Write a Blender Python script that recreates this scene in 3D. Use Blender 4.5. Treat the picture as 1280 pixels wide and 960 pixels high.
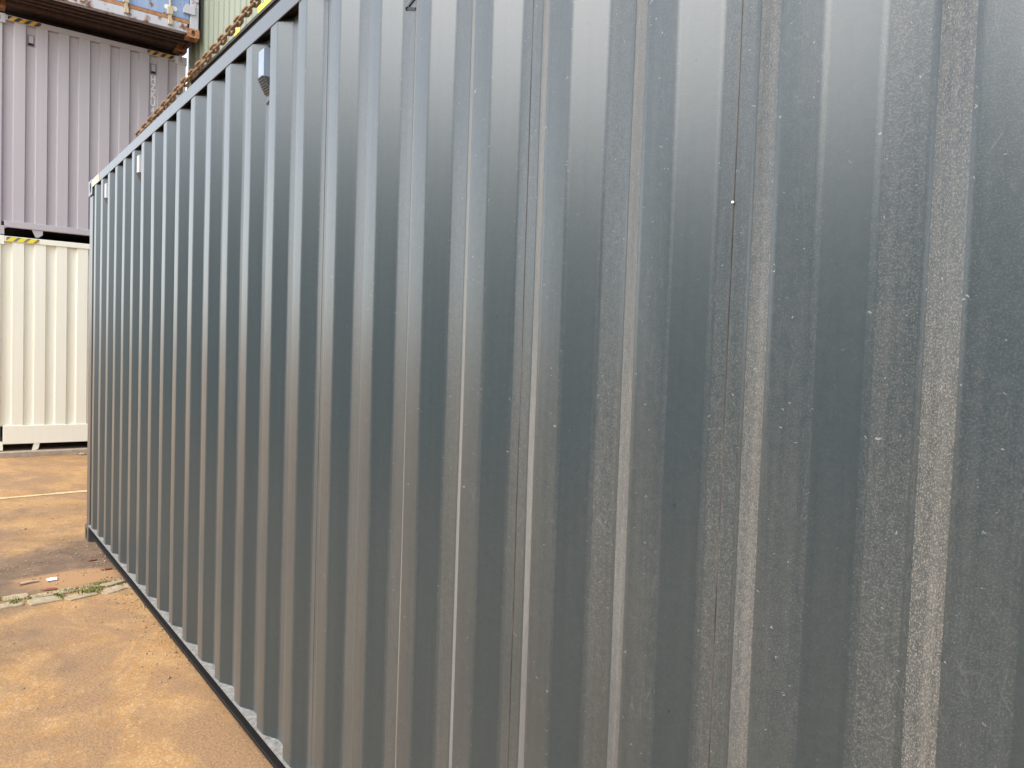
import bpy, bmesh, math, random
from mathutils import Vector, Matrix, noise

for o in list(bpy.data.objects):
    bpy.data.objects.remove(o)
scene = bpy.context.scene
col = scene.collection
R = math.radians
random.seed(7)

# ------------------------------------------------------------------ camera
CAM_H = 1.633
yaw, pitch, roll = 0.6484, -0.0402, 0.0334
fwd = Vector((math.cos(pitch) * math.cos(yaw), -math.cos(pitch) * math.sin(yaw), math.sin(pitch)))
right = fwd.cross(Vector((0, 0, 1))).normalized()
up = right.cross(fwd).normalized()
r2 = right * math.cos(roll) + up * math.sin(roll)
u2 = up * math.cos(roll) - right * math.sin(roll)
cam = bpy.data.cameras.new('camera')
cam.sensor_width = 36.0
cam.lens = 961.0 / 1280.0 * 36.0
cam.clip_start = 0.02
cam.clip_end = 2000.0
cam_ob = bpy.data.objects.new('camera', cam)
M = Matrix((r2, u2, -fwd)).transposed().to_4x4()
M.translation = Vector((0, 0, CAM_H))
cam_ob.matrix_world = M
col.objects.link(cam_ob)
scene.camera = cam_ob

# ------------------------------------------------------------------ light
SUN_EL, SUN_AZ = R(46), R(95)          # azimuth measured from +X towards +Y
world = bpy.data.worlds.new('World')
scene.world = world
world.use_nodes = True
wn = world.node_tree
wn.nodes.clear()
sky = wn.nodes.new('ShaderNodeTexSky')
sky.sky_type = 'NISHITA'
sky.sun_disc = False
sky.sun_elevation = SUN_EL
sky.sun_rotation = R(90) - SUN_AZ
sky.air_density = 1.0
sky.dust_density = 1.5
sky.ozone_density = 1.0
hs = wn.nodes.new('ShaderNodeHueSaturation')
hs.inputs['Saturation'].default_value = 0.35
bg = wn.nodes.new('ShaderNodeBackground')
bg.inputs['Strength'].default_value = 0.15
wo = wn.nodes.new('ShaderNodeOutputWorld')
wn.links.new(sky.outputs[0], hs.inputs['Color'])
wn.links.new(hs.outputs[0], bg.inputs['Color'])
wn.links.new(bg.outputs[0], wo.inputs['Surface'])
sun = bpy.data.lights.new('sun', 'SUN')
sun.energy = 1.25
sun.angle = R(60)
sun.color = (1.0, 0.96, 0.90)
sun_ob = bpy.data.objects.new('sun', sun)
sd = Vector((math.cos(SUN_EL) * math.cos(SUN_AZ), math.cos(SUN_EL) * math.sin(SUN_AZ), math.sin(SUN_EL)))
sun_ob.rotation_euler = sd.to_track_quat('Z', 'Y').to_euler()
sun_ob.location = (0, 0, 30)
col.objects.link(sun_ob)
scene.view_settings.view_transform = 'Standard'
scene.view_settings.look = 'None'
scene.view_settings.exposure = 1.62
scene.view_settings.gamma = 1.0
scene.view_settings.use_curve_mapping = False


# ------------------------------------------------------------------ node helpers
class NT:
    def __init__(self, name):
        self.m = bpy.data.materials.new(name)
        self.m.use_nodes = True
        self.t = self.m.node_tree
        self.b = self.t.nodes['Principled BSDF']
        self.tc = self.t.nodes.new('ShaderNodeTexCoord')
        self.co = self.tc.outputs['Object']

    def n(self, kind, **kw):
        nd = self.t.nodes.new('ShaderNode' + kind)
        for k, v in kw.items():
            setattr(nd, k, v)
        return nd

    def l(self, a, b):
        self.t.links.new(a, b)

    def mapping(self, scale=(1, 1, 1), loc=(0, 0, 0), rot=(0, 0, 0), src=None):
        mp = self.n('Mapping')
        mp.inputs['Scale'].default_value = scale
        mp.inputs['Location'].default_value = loc
        mp.inputs['Rotation'].default_value = rot
        self.l(src or self.co, mp.inputs['Vector'])
        return mp.outputs[0]

    def noise(self, scale, detail=2.0, rough=0.5, vec=None, dist=0.0):
        nd = self.n('TexNoise')
        nd.inputs['Scale'].default_value = scale
        nd.inputs['Detail'].default_value = detail
        nd.inputs['Roughness'].default_value = rough
        nd.inputs['Distortion'].default_value = dist
        self.l(vec or self.co, nd.inputs['Vector'])
        return nd.outputs['Fac']

    def voro(self, scale, vec=None, feature='F1', rnd=1.0):
        nd = self.n('TexVoronoi', feature=feature)
        nd.inputs['Scale'].default_value = scale
        nd.inputs['Randomness'].default_value = rnd
        self.l(vec or self.co, nd.inputs['Vector'])
        return nd

    def ramp(self, fac, a, b, lo=0.0, hi=1.0):
        nd = self.n('MapRange')
        nd.inputs['From Min'].default_value = a
        nd.inputs['From Max'].default_value = b
        nd.inputs['To Min'].default_value = lo
        nd.inputs['To Max'].default_value = hi
        self.l(fac, nd.inputs['Value'])
        return nd.outputs[0]

    def math(self, op, a, b=None):
        nd = self.n('Math', operation=op)
        for i, v in enumerate((a, b)):
            if v is None:
                continue
            if isinstance(v, (int, float)):
                nd.inputs[i].default_value = v
            else:
                self.l(v, nd.inputs[i])
        return nd.outputs[0]

    def mix(self, fac, a, b, mode='MIX'):
        nd = self.n('MixRGB', blend_type=mode)
        for i, v in enumerate((fac, a, b)):
            if isinstance(v, (int, float)):
                nd.inputs[i].default_value = v
            elif isinstance(v, (tuple, list)):
                nd.inputs[i].default_value = (*v[:3], 1)
            else:
                self.l(v, nd.inputs[i])
        return nd.outputs[0]

    def setc(self, v):
        if isinstance(v, (tuple, list)):
            self.b.inputs['Base Color'].default_value = (*v[:3], 1)
        else:
            self.l(v, self.b.inputs['Base Color'])

    def setr(self, v):
        if isinstance(v, (int, float)):
            self.b.inputs['Roughness'].default_value = v
        else:
            self.l(v, self.b.inputs['Roughness'])

    def bump(self, h, strength=0.2, dist=0.01):
        nd = self.n('Bump')
        nd.inputs['Strength'].default_value = strength if isinstance(strength, (int, float)) else 1
        if not isinstance(strength, (int, float)):
            self.l(strength, nd.inputs['Strength'])
        nd.inputs['Distance'].default_value = dist
        self.l(h, nd.inputs['Height'])
        self.l(nd.outputs[0], self.b.inputs['Normal'])

    def attr(self, name):
        nd = self.n('Attribute')
        nd.attribute_name = name
        return nd.outputs['Fac']

    def sep(self, src=None):
        nd = self.n('SeparateXYZ')
        self.l(src or self.co, nd.inputs[0])
        return nd.outputs


def paint(name, base, dust=(0.30, 0.26, 0.22), amt=0.25, rough=0.45, streak=0.25, spec=0.5, rust=0.0):
    """weathered container paint: vertical run-off streaks, blotches, fine grain"""
    k = NT(name)
    st = k.ramp(k.noise(1.0, 4, 0.6, k.mapping((22, 22, 0.55))), 0.42, 0.75)
    bl = k.ramp(k.noise(2.3, 5, 0.6), 0.35, 0.75)
    gr = k.ramp(k.noise(140, 2, 0.6), 0.35, 0.75)
    f = k.math('MULTIPLY', k.math('ADD', k.math('MULTIPLY', st, streak), k.math('MULTIPLY', k.math('MULTIPLY', bl, gr), amt)), 1.0)
    c = k.mix(f, base, dust)
    if rust:
        rn = k.ramp(k.noise(7.0, 6, 0.65), 0.62 - rust * 0.25, 0.70 - rust * 0.2)
        c = k.mix(rn, c, k.mix(k.noise(40, 3), (0.10, 0.035, 0.015), (0.33, 0.15, 0.06)))
    k.setc(c)
    k.setr(k.math('ADD', k.math('MULTIPLY', f, 0.35), rough))
    k.b.inputs['Specular IOR Level'].default_value = spec
    k.bump(k.noise(60, 3, 0.6), 0.08, 0.003)
    return k.m


def wall_paint():
    """dark blue-grey side paint; the face attribute 'grit' says how much road dust a strip has caught"""
    k = NT('slate_blue_paint')
    grit = k.attr('grit')
    fine = k.noise(380, 2.0, 0.65)
    sp = k.ramp(fine, 0.50, 0.66)
    mid = k.ramp(k.noise(70, 4, 0.7), 0.25, 0.75)
    streak = k.ramp(k.noise(1.0, 4, 0.62, k.mapping((60, 60, 0.8))), 0.36, 0.74)
    wide = k.ramp(k.noise(1.4, 2, 0.5), 0.3, 0.7)
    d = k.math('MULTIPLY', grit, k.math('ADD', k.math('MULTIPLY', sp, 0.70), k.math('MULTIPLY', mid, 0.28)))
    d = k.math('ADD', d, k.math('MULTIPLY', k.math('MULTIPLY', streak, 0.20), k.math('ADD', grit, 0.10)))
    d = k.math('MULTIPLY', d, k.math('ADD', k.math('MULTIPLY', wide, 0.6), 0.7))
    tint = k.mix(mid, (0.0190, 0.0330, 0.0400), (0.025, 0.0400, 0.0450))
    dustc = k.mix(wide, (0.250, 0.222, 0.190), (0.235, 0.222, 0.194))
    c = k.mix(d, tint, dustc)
    # fine scratches: borders of stretched cells, shown only in patches
    sc = None
    for rot, sx, seed in ((0.62, 26, 0.0), (-0.95, 24, 3.3)):
        vec = k.mapping((sx * 2.2, 1.0, sx * 0.35), (seed, seed, seed), (0, rot, 0))
        wav = k.voro(1.0, vec, 'DISTANCE_TO_EDGE').outputs['Distance']
        s1 = k.ramp(wav, 0.0, 0.020, 1.0, 0.0)
        msk = k.ramp(k.noise(11, 2, 0.6, k.mapping((1, 1, 1), (seed * 5, 0, seed))), 0.53, 0.66)
        s1 = k.math('MULTIPLY', s1, msk)
        sc = s1 if sc is None else k.math('MAXIMUM', sc, s1)
    sc = k.math('MULTIPLY', sc, k.ramp(grit, 0.10, 0.14))
    c = k.mix(k.math('MULTIPLY', sc, 0.10), c, (0.34, 0.34, 0.32))
    # chips and droppings: ragged pale specks lying mostly sideways, on the proud strips above all
    wn_ = k.n('TexNoise')
    wn_.inputs['Scale'].default_value = 140
    wn_.inputs['Detail'].default_value = 1.0
    k.l(k.co, wn_.inputs['Vector'])
    wv = k.n('VectorMath', operation='MULTIPLY_ADD')
    k.l(wn_.outputs['Color'], wv.inputs[0])
    wv.inputs[1].default_value = (0.012, 0.012, 0.012)
    k.l(k.co, wv.inputs[2])
    chips = None
    for scale, rad, keep, loc in ((46, 0.115, 0.88, 0.0), (19, 0.075, 0.84, 4.0), (100, 0.17, 0.90, 9.0)):
        v = k.voro(scale, k.mapping((0.8, 1.0, 1.7), (loc, 0, loc), src=wv.outputs[0]))
        cell = k.sep(v.outputs['Color'])[0]
        near = k.ramp(v.outputs['Distance'], rad * 0.7, rad, 1.0, 0.0)
        on = k.ramp(cell, keep, keep + 0.02)
        q = k.math('MULTIPLY', near, on)
        chips = q if chips is None else k.math('MAXIMUM', chips, q)
    chips = k.math('MULTIPLY', chips, k.ramp(grit, 0.07, 0.14, 0.10, 0.55))
    c = k.mix(chips, c, (0.32, 0.33, 0.31))
    # fine dark nicks
    nk = k.voro(38, k.mapping((1.6, 1.0, 0.6), (2.2, 0, 1.1)))
    q = k.math('MULTIPLY', k.ramp(nk.outputs['Distance'], 0.07, 0.10, 1.0, 0.0), k.ramp(k.sep(nk.outputs['Color'])[1], 0.88, 0.9))
    c = k.mix(k.math('MULTIPLY', q, 0.8), c, (0.010, 0.011, 0.012))
    k.setc(c)
    k.setr(k.math('ADD', k.math('MULTIPLY', d, 0.2), 0.33))
    k.b.inputs['Specular IOR Level'].default_value = 0.65
    k.b.inputs['Coat Weight'].default_value = 0.30
    k.b.inputs['Coat Roughness'].default_value = 0.28
    # the film of dust: it veils the paint most where one looks along the sheet
    k.l(k.math('ADD', k.math('MULTIPLY', d, 0.70), k.math('MULTIPLY', grit, 0.22)), k.b.inputs['Sheen Weight'])
    k.b.inputs['Sheen Roughness'].default_value = 0.35
    k.b.inputs['Sheen Tint'].default_value = (0.92, 0.87, 0.81, 1)
    k.bump(fine, k.ramp(grit, 0.07, 0.5, 0.03, 0.30), 0.0014)
    return k.m


def ground_mat():
    k = NT('dusty_yard_surface')
    n1 = k.noise(0.9, 6, 0.6)
    n2 = k.noise(4, 11, 0.76)
    agg = k.voro(95, k.co)
    aggc = k.sep(agg.outputs['Color'])[0]
    fine = k.noise(75, 5, 0.78)
    grain = k.ramp(k.noise(46, 6, 0.8), 0.40, 0.62)
    base = k.mix(k.ramp(n2, 0.36, 0.64), (0.33, 0.168, 0.055), (0.48, 0.29, 0.122))
    base = k.mix(k.math('MULTIPLY', k.ramp(fine, 0.42, 0.70), 0.55), base, (0.22, 0.125, 0.06))
    base = k.mix(k.math('MULTIPLY', k.ramp(aggc, 0.75, 1.0), 0.35), base, (0.55, 0.45, 0.33))
    base = k.mix(k.math('MULTIPLY', grain, 0.45), base, (0.20, 0.12, 0.06))
    base = k.mix(k.math('MULTIPLY', k.ramp(k.noise(24, 5, 0.75), 0.55, 0.72), 0.4), base, (0.60, 0.43, 0.24))
    # worn brown patches where the dust has been driven off
    w = k.ramp(k.noise(0.9, 12, 0.74, k.mapping((1.0, 1.5, 1), (3.1, 1.7, 0)), 0.5), 0.47, 0.55)
    base = k.mix(k.math('MULTIPLY', w, 0.85), base, k.mix(k.ramp(fine, 0.35, 0.65), (0.16, 0.095, 0.05), (0.34, 0.21, 0.115)))
    x, y, z = k.sep()
    wob = k.math('MULTIPLY', k.math('SUBTRACT', k.noise(2.4, 11, 0.76), 0.5), 1.9)

    def blob(cx, cy, rx, ry, soft=0.35):
        a = k.math('DIVIDE', k.math('SUBTRACT', x, cx), rx)
        b = k.math('DIVIDE', k.math('SUBTRACT', y, cy), ry)
        r = k.math('SQRT', k.math('ADD', k.math('MULTIPLY', a, a), k.math('MULTIPLY', b, b)))
        r = k.math('ADD', r, wob)
        return k.ramp(r, 1.0 - soft, 1.0 + soft * 0.3, 1.0, 0.0)
    dark = k.mix(k.ramp(n2, 0.35, 0.6), k.mix(k.ramp(fine, 0.4, 0.65), (0.05, 0.034, 0.024), (0.14, 0.095, 0.062)), (0.19, 0.125, 0.08))
    for (cx, cy, rx, ry, s, amt) in GROUND_STAINS:
        base = k.mix(k.math('MULTIPLY', blob(cx, cy, rx, ry, s), amt), base, dark)
    pale = k.mix(fine, (0.30, 0.165, 0.075), (0.37, 0.215, 0.11))
    for (cx, cy, rx, ry, s, amt) in GROUND_PALE:
        base = k.mix(k.math('MULTIPLY', blob(cx, cy, rx, ry, s), amt), base, pale)
    k.setc(base)
    k.setr(0.9)
    k.b.inputs['Specular IOR Level'].default_value = 0.25
    k.bump(k.math('ADD', k.math('MULTIPLY', fine, 0.5), k.math('MULTIPLY', agg.outputs['Distance'], 0.8)), 0.35, 0.006)
    return k.m


def simple(name, c1, c2, scale=30, rough=0.7, spec=0.4, bump=0.1, metal=0.0):
    k = NT(name)
    k.setc(k.mix(k.ramp(k.noise(scale, 5, 0.65), 0.3, 0.7), c1, c2))
    k.setr(rough)
    k.b.inputs['Specular IOR Level'].default_value = spec
    k.b.inputs['Metallic'].default_value = metal
    k.bump(k.noise(scale * 3, 3), bump, 0.004)
    return k.m


def hazard_mat(name, yellow, black, scale, wear=0.2, share=0.5):
    """diagonal warning tape, printed flat; coordinates are the strip's own u (length) and v (height)"""
    k = NT(name)
    uv = k.n('UVMap')
    s = k.sep(uv.outputs[0])
    t = k.math('SUBTRACT', k.math('MULTIPLY', s[0], scale), s[1])
    fr = k.math('FRACT', k.math('MULTIPLY', t, 0.5))
    f = k.ramp(fr, share, share + 0.015)
    c = k.mix(f, yellow, black)
    c = k.mix(k.math('MULTIPLY', k.ramp(k.noise(60, 4), 0.45, 0.75), wear), c, (0.5, 0.45, 0.38))
    k.setc(c)
    k.setr(0.5)
    return k.m


GROUND_STAINS = []
GROUND_PALE = []
exec_stains = [
    # x, y, rx, ry, softness, amount
    (6.25, -0.55, 0.62, 0.75, 0.5, 0.92), (6.45, -1.0, 0.80, 0.45, 0.5, 0.95), (5.75, -0.2, 0.40, 0.55, 0.5, 0.7),
    (7.3, -0.35, 0.45, 0.6, 0.6, 0.45), (8.3, -0.9, 0.35, 0.8, 0.6, 0.4), (4.75, -0.25, 0.40, 0.22, 0.6, 0.55),
    (4.35, -0.5, 0.18, 0.14, 0.6, 0.5), (5.38, -0.25, 0.14, 0.35, 0.5, 0.6), (4.9, -0.46, 0.10, 0.10, 0.6, 0.5),
]
GROUND_STAINS.extend(exec_stains)
GROUND_PALE.extend([(5.92, -0.78, 0.24, 0.34, 0.3, 0.95)])

MAT = {}
MAT['wall'] = wall_paint()
MAT['slate'] = paint('slate_blue_frame_paint', (0.035, 0.042, 0.048), (0.15, 0.145, 0.135), 0.25, 0.28, 0.2, 1.0)
MAT['rail_inside'] = paint('rail_web_shade', (0.012, 0.012, 0.013), (0.06, 0.045, 0.035), 0.2, 0.5, 0.1, 0.3)  # near black: the channel's inner shade is put into the web colour
MAT['ledge'] = simple('dust_laden_ledge', (0.13, 0.125, 0.115), (0.28, 0.27, 0.25), 45, 0.8, 0.3, 0.3)
MAT['seam'] = simple('weld_bead_paint', (0.012, 0.013, 0.014), (0.12, 0.11, 0.10), 6, 0.35)
MAT['vent'] = simple('ventilator_plastic', (0.20, 0.26, 0.34), (0.25, 0.31, 0.39), 20, 0.35, 0.5, 0.02)
MAT['vent_white'] = simple('sky_lit_ventilator_white', (0.50, 0.51, 0.52), (0.58, 0.58, 0.58), 20, 0.4, 0.5, 0.02)  # far covers whitened: the bright sky on them is put into the colour
MAT['grille'] = simple('ventilator_louvre', (0.035, 0.037, 0.04), (0.09, 0.09, 0.09), 50, 0.5)
MAT['black'] = simple('black_sealant', (0.008, 0.008, 0.010), (0.02, 0.02, 0.022), 50, 0.5)
MAT['lilac'] = paint('lilac_grey_paint', (0.45, 0.42, 0.44), (0.53, 0.49, 0.49), 0.3, 0.5, 0.35, 0.4)
MAT['lilac_side'] = paint('lilac_grey_side_paint', (0.45, 0.42, 0.44), (0.53, 0.49, 0.49), 0.3, 0.5, 0.35, 0.4)
MAT['white'] = paint('cream_white_paint', (0.87, 0.855, 0.73), (0.79, 0.745, 0.60), 0.25, 0.5, 0.3, 0.4)
MAT['blue'] = paint('sky_blue_paint', (0.20, 0.32, 0.55), (0.50, 0.55, 0.62), 0.55, 0.4, 0.35, 0.5, 0.12)
MAT['blue_side'] = paint('pale_bounce_blue_paint', (0.50, 0.58, 0.70), (0.60, 0.62, 0.66), 0.4, 0.5, 0.3, 0.4)  # unseen side walls made pale to bounce light into the gap
MAT['sill'] = paint('faded_sill_paint', (0.52, 0.55, 0.62), (0.50, 0.36, 0.27), 0.45, 0.5, 0.3, 0.4, 0.35)
MAT['rust'] = simple('rusty_steel', (0.30, 0.12, 0.055), (0.52, 0.30, 0.17), 22, 0.85, 0.2, 0.3)
MAT['darkrust'] = simple('dark_underframe_steel', (0.055, 0.042, 0.042), (0.13, 0.085, 0.07), 14, 0.8, 0.2, 0.2)
MAT['chain'] = simple('rusty_chain_steel', (0.12, 0.060, 0.028), (0.30, 0.175, 0.085), 55, 0.75, 0.35, 0.4)
MAT['brass'] = simple('corroded_cam_steel', (0.38, 0.30, 0.19), (0.62, 0.53, 0.38), 60, 0.6, 0.4, 0.3)
MAT['green'] = paint('grey_green_paint', (0.16, 0.185, 0.13), (0.30, 0.31, 0.25), 0.35, 0.45, 0.3, 0.5)
MAT['greenpost'] = paint('pale_green_post_paint', (0.46, 0.48, 0.34), (0.52, 0.50, 0.4), 0.3, 0.5, 0.3, 0.4)
MAT['shade'] = simple('hollow_shade_dark', (0.012, 0.012, 0.013), (0.025, 0.022, 0.02), 20, 0.8, 0.2)  # near-black colour standing in for shade in vent slots and rail hollows
MAT['letter'] = simple('white_lettering_vinyl', (0.80, 0.80, 0.80), (0.74, 0.74, 0.75), 30, 0.45, 0.4, 0.0)
MAT['yellow'] = simple('yellow_marking_paint', (0.72, 0.60, 0.03), (0.80, 0.70, 0.08), 20, 0.5, 0.4, 0.02)
MAT['paleyellow'] = simple('worn_yellow_tape', (0.66, 0.56, 0.26), (0.72, 0.66, 0.46), 40, 0.55, 0.4, 0.02)
MAT['hazard'] = hazard_mat('warning_tape_amber', (0.62, 0.34, 0.02), (0.015, 0.013, 0.012), 6.6)
MAT['hazard2'] = hazard_mat('warning_tape_yellow', (0.80, 0.70, 0.02), (0.20, 0.16, 0.12), 6.6, 0.2, 0.64)
MAT['roof'] = simple('roof_sheet_paint', (0.13, 0.14, 0.15), (0.22, 0.22, 0.21), 3, 0.6)
MAT['wood'] = simple('floor_board_plywood', (0.10, 0.065, 0.04), (0.18, 0.12, 0.075), 6, 0.8)
MAT['ground'] = ground_mat()
MAT['stone'] = simple('pale_granite_sett', (0.27, 0.21, 0.135), (0.38, 0.31, 0.21), 26, 0.9, 0.2, 0.35)
MAT['concrete'] = simple('dusty_concrete', (0.33, 0.26, 0.19), (0.46, 0.38, 0.29), 12, 0.9, 0.2, 0.3)
MAT['line'] = simple('worn_yellow_road_paint', (0.60, 0.47, 0.24), (0.46, 0.31, 0.15), 24, 0.85, 0.2, 0.1)
MAT['grass'] = simple('grass_blade', (0.15, 0.16, 0.045), (0.27, 0.25, 0.08), 15, 0.6, 0.3, 0.0)
MAT['paper'] = simple('white_paper', (0.78, 0.78, 0.76), (0.70, 0.70, 0.68), 30, 0.7, 0.2, 0.0)
MAT['leaf'] = simple('dead_leaf', (0.13, 0.05, 0.03), (0.26, 0.10, 0.05), 40, 0.8, 0.2, 0.1)
MAT['twig'] = simple('bleached_twig', (0.40, 0.30, 0.22), (0.52, 0.40, 0.30), 60, 0.85, 0.2, 0.1)
MAT['navy'] = paint('navy_paint', (0.035, 0.05, 0.085), (0.2, 0.19, 0.18), 0.25, 0.5)
MAT['charcoal'] = paint('charcoal_paint', (0.05, 0.053, 0.058), (0.2, 0.19, 0.18), 0.25, 0.5)
MAT['oxide'] = paint('red_oxide_paint', (0.13, 0.045, 0.03), (0.25, 0.19, 0.15), 0.25, 0.5)


# ------------------------------------------------------------------ mesh helpers
def root(name, label, cat, loc, group=None, kind=None):
    o = bpy.data.objects.new(name, None)
    o.empty_display_size = 0.3
    o.location = loc
    col.objects.link(o)
    if label:
        o['label'] = label
    if cat:
        o['category'] = cat
    if group:
        o['group'] = group
    if kind:
        o['kind'] = kind
    return o


def link(name, me, mat, parent=None, label=None, smooth=False):
    o = bpy.data.objects.new(name, me)
    col.objects.link(o)
    if mat is not None and not me.materials:
        for m in (mat if isinstance(mat, (list, tuple)) else [mat]):
            me.materials.append(m)
    if parent:
        o.parent = parent
    if label:
        o['label'] = label
    if smooth:
        for p in me.polygons:
            p.use_smooth = True
    return o


def meshdata(name, verts, faces):
    me = bpy.data.meshes.new(name)
    me.from_pydata([tuple(v) for v in verts], [], faces)
    me.update()
    return me


class MB:
    def __init__(self):
        self.v, self.f = [], []

    def box(self, x0, x1, y0, y1, z0, z1):
        b = len(self.v)
        self.v += [(x, y, z) for z in (z0, z1) for y in (y0, y1) for x in (x0, x1)]
        self.f += [tuple(b + i for i in q) for q in
                   ((0, 2, 3, 1), (4, 5, 7, 6), (0, 1, 5, 4), (2, 6, 7, 3), (0, 4, 6, 2), (1, 3, 7, 5))]
        return self

    def prism(self, pts, axis, a, b):
        """polygon pts (2D, ccw) extruded along axis between a and b"""
        n = len(pts)
        base = len(self.v)

        def mk(p, t):
            return {'x': (t, p[0], p[1]), 'y': (p[0], t, p[1]), 'z': (p[0], p[1], t)}[axis]
        self.v += [mk(p, a) for p in pts] + [mk(p, b) for p in pts]
        self.f.append(tuple(base + i for i in range(n)))
        self.f.append(tuple(base + n + i for i in reversed(range(n))))
        for i in range(n):
            j = (i + 1) % n
            self.f.append((base + i, base + n + i, base + n + j, base + j))
        return self

    def build(self, name, mat, parent=None, label=None, bevel=0.0, smooth=False):
        me = meshdata(name, self.v, self.f)
        bm = bmesh.new()
        bm.from_mesh(me)
        bmesh.ops.recalc_face_normals(bm, faces=bm.faces)
        if bevel:
            bmesh.ops.bevel(bm, geom=list(bm.edges), offset=bevel, segments=2, profile=0.5, affect='EDGES')
        bm.to_mesh(me)
        bm.free()
        return link(name, me, mat, parent, label, smooth)


def rounded(poly, r, seg=3):
    """round the corners of an open polyline"""
    out = [poly[0]]
    for i in range(1, len(poly) - 1):
        p, a, b = Vector(poly[i]), Vector(poly[i - 1]), Vector(poly[i + 1])
        da, db = (a - p), (b - p)
        t = min(r, da.length * 0.45, db.length * 0.45)
        s, e = p + da.normalized() * t, p + db.normalized() * t
        for j in range(seg + 1):
            u = j / seg
            q = s * (1 - u) ** 2 + p * 2 * u * (1 - u) + e * u * u
            out.append((q.x, q.y))
    out.append(poly[-1])
    return out


def oval_plate(mb, cen, uax, vax, nrm, hu, hv, ru, rv, depth, n=20):
    """a rectangular plate (half size hu,hv) pierced by a stadium hole (half size ru,rv), hole walls and floor"""
    C, U, V, N = Vector(cen), Vector(uax), Vector(vax), Vector(nrm)
    rect, hole = [], []
    for i in range(n):
        a = 2 * math.pi * (i + 0.5) / n
        ca, sa = math.cos(a), math.sin(a)
        m = max(abs(ca), abs(sa))
        rect.append(C + U * (hu * ca / m) + V * (hv * sa / m))
        if rv >= ru:
            off = (rv - ru) * (1 if sa > 0 else -1)
            hole.append(C + U * (ru * ca) + V * (off + ru * sa))
        else:
            off = (ru - rv) * (1 if ca > 0 else -1)
            hole.append(C + U * (off + rv * ca) + V * (rv * sa))
    b = len(mb.v)
    mb.v += [tuple(p) for p in rect] + [tuple(p) for p in hole] + [tuple(p - N * depth) for p in hole]
    for i in range(n):
        j = (i + 1) % n
        mb.f.append((b + i, b + j, b + n + j, b + n + i))
        mb.f.append((b + n + i, b + n + j, b + 2 * n + j, b + 2 * n + i))
    mb.f.append(tuple(b + 2 * n + i for i in range(n)))
    # corner triangles
    for su in (-1, 1):
        for sv in (-1, 1):
            c = C + U * (su * hu) + V * (sv * hv)
            near = sorted(range(n), key=lambda i: (rect[i] - c).length)[:2]
            mb.v.append(tuple(c))
            mb.f.append((len(mb.v) - 1, b + near[0], b + near[1]))


_castings = {}


def casting_mesh(sx, sy, top):
    """corner casting, 178 x 162 x 118; sx/sy = direction of the outer corner; holes in end, side and top/bottom face"""
    key = (sx, sy, top)
    if key in _castings:
        return _castings[key].copy()
    mb = MB()
    lx, ly, lz = 0.178, 0.162, 0.118
    # centre at origin; outer faces carry holes
    oval_plate(mb, (0, sy * ly / 2, 0), (1, 0, 0), (0, 0, 1), (0, sy, 0), lx / 2, lz / 2, 0.026, 0.040, 0.045)
    oval_plate(mb, (sx * lx / 2, 0, 0), (0, 1, 0), (0, 0, 1), (sx, 0, 0), ly / 2, lz / 2, 0.026, 0.040, 0.045)
    sz = 1 if top else -1
    oval_plate(mb, (0, 0, sz * lz / 2), (1, 0, 0), (0, 1, 0), (0, 0, sz), lx / 2, ly / 2, 0.062, 0.032, 0.03)
    b = len(mb.v)
    X, Y, Z = lx / 2, ly / 2, lz / 2
    mb.v += [(-sx * X, -Y, -Z), (-sx * X, Y, -Z), (-sx * X, Y, Z), (-sx * X, -Y, Z)]
    mb.f.append((b, b + 1, b + 2, b + 3))
    b = len(mb.v)
    mb.v += [(-X, -sy * Y, -Z), (X, -sy * Y, -Z), (X, -sy * Y, Z), (-X, -sy * Y, Z)]
    mb.f.append((b, b + 1, b + 2, b + 3))
    b = len(mb.v)
    mb.v += [(-X, -Y, -sz * Z), (X, -Y, -sz * Z), (X, Y, -sz * Z), (-X, Y, -sz * Z)]
    mb.f.append((b, b + 1, b + 2, b + 3))
    me = meshdata('corner_casting', mb.v, mb.f)
    bm = bmesh.new()
    bm.from_mesh(me)
    bmesh.ops.remove_doubles(bm, verts=bm.verts, dist=1e-5)
    bmesh.ops.recalc_face_normals(bm, faces=bm.faces)
    bm.to_mesh(me)
    bm.free()
    _castings[key] = me
    return me.copy()


def corrugated(name, mat, parent, poly, z0, z1, plane, grit=None, smooth=True, label=None, wavy=0):
    """a sheet with the given plan-view polyline (x,y), from z0 to z1; 'wavy' rows give it slight oil-canning"""
    n = len(poly)
    rows = max(1, wavy)
    vs = []
    for r in range(rows + 1):
        z = z0 + (z1 - z0) * r / rows
        for p in poly:
            w = 0.0
            if wavy:
                e = min(1.0, 6.0 * min(r, rows - r) / rows)
                w = e * (0.0011 * noise.noise((p[0] * 1.7, z * 1.3, 3.1)) + 0.0007 * noise.noise((p[0] * 6.0, z * 3.2, 8.7)))
            vs.append((p[0] + w * 0.8, p[1] + w, z))
    fs, gs = [], []
    for r in range(rows):
        for i in range(n - 1):
            a = r * n + i
            fs.append((a, a + 1, a + n + 1, a + n))
            if grit is not None:
                gs.append(grit[i])
    me = meshdata(name, vs, fs)
    if grit is not None:
        at = me.attributes.new('grit', 'FLOAT', 'FACE')
        at.data.foreach_set('value', gs)
    o = link(name, me, mat, parent, label)
    if smooth:
        me.polygons.foreach_set('use_smooth', [True] * len(me.polygons))
        me.set_sharp_from_angle(angle=R(24))
    return o


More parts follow.
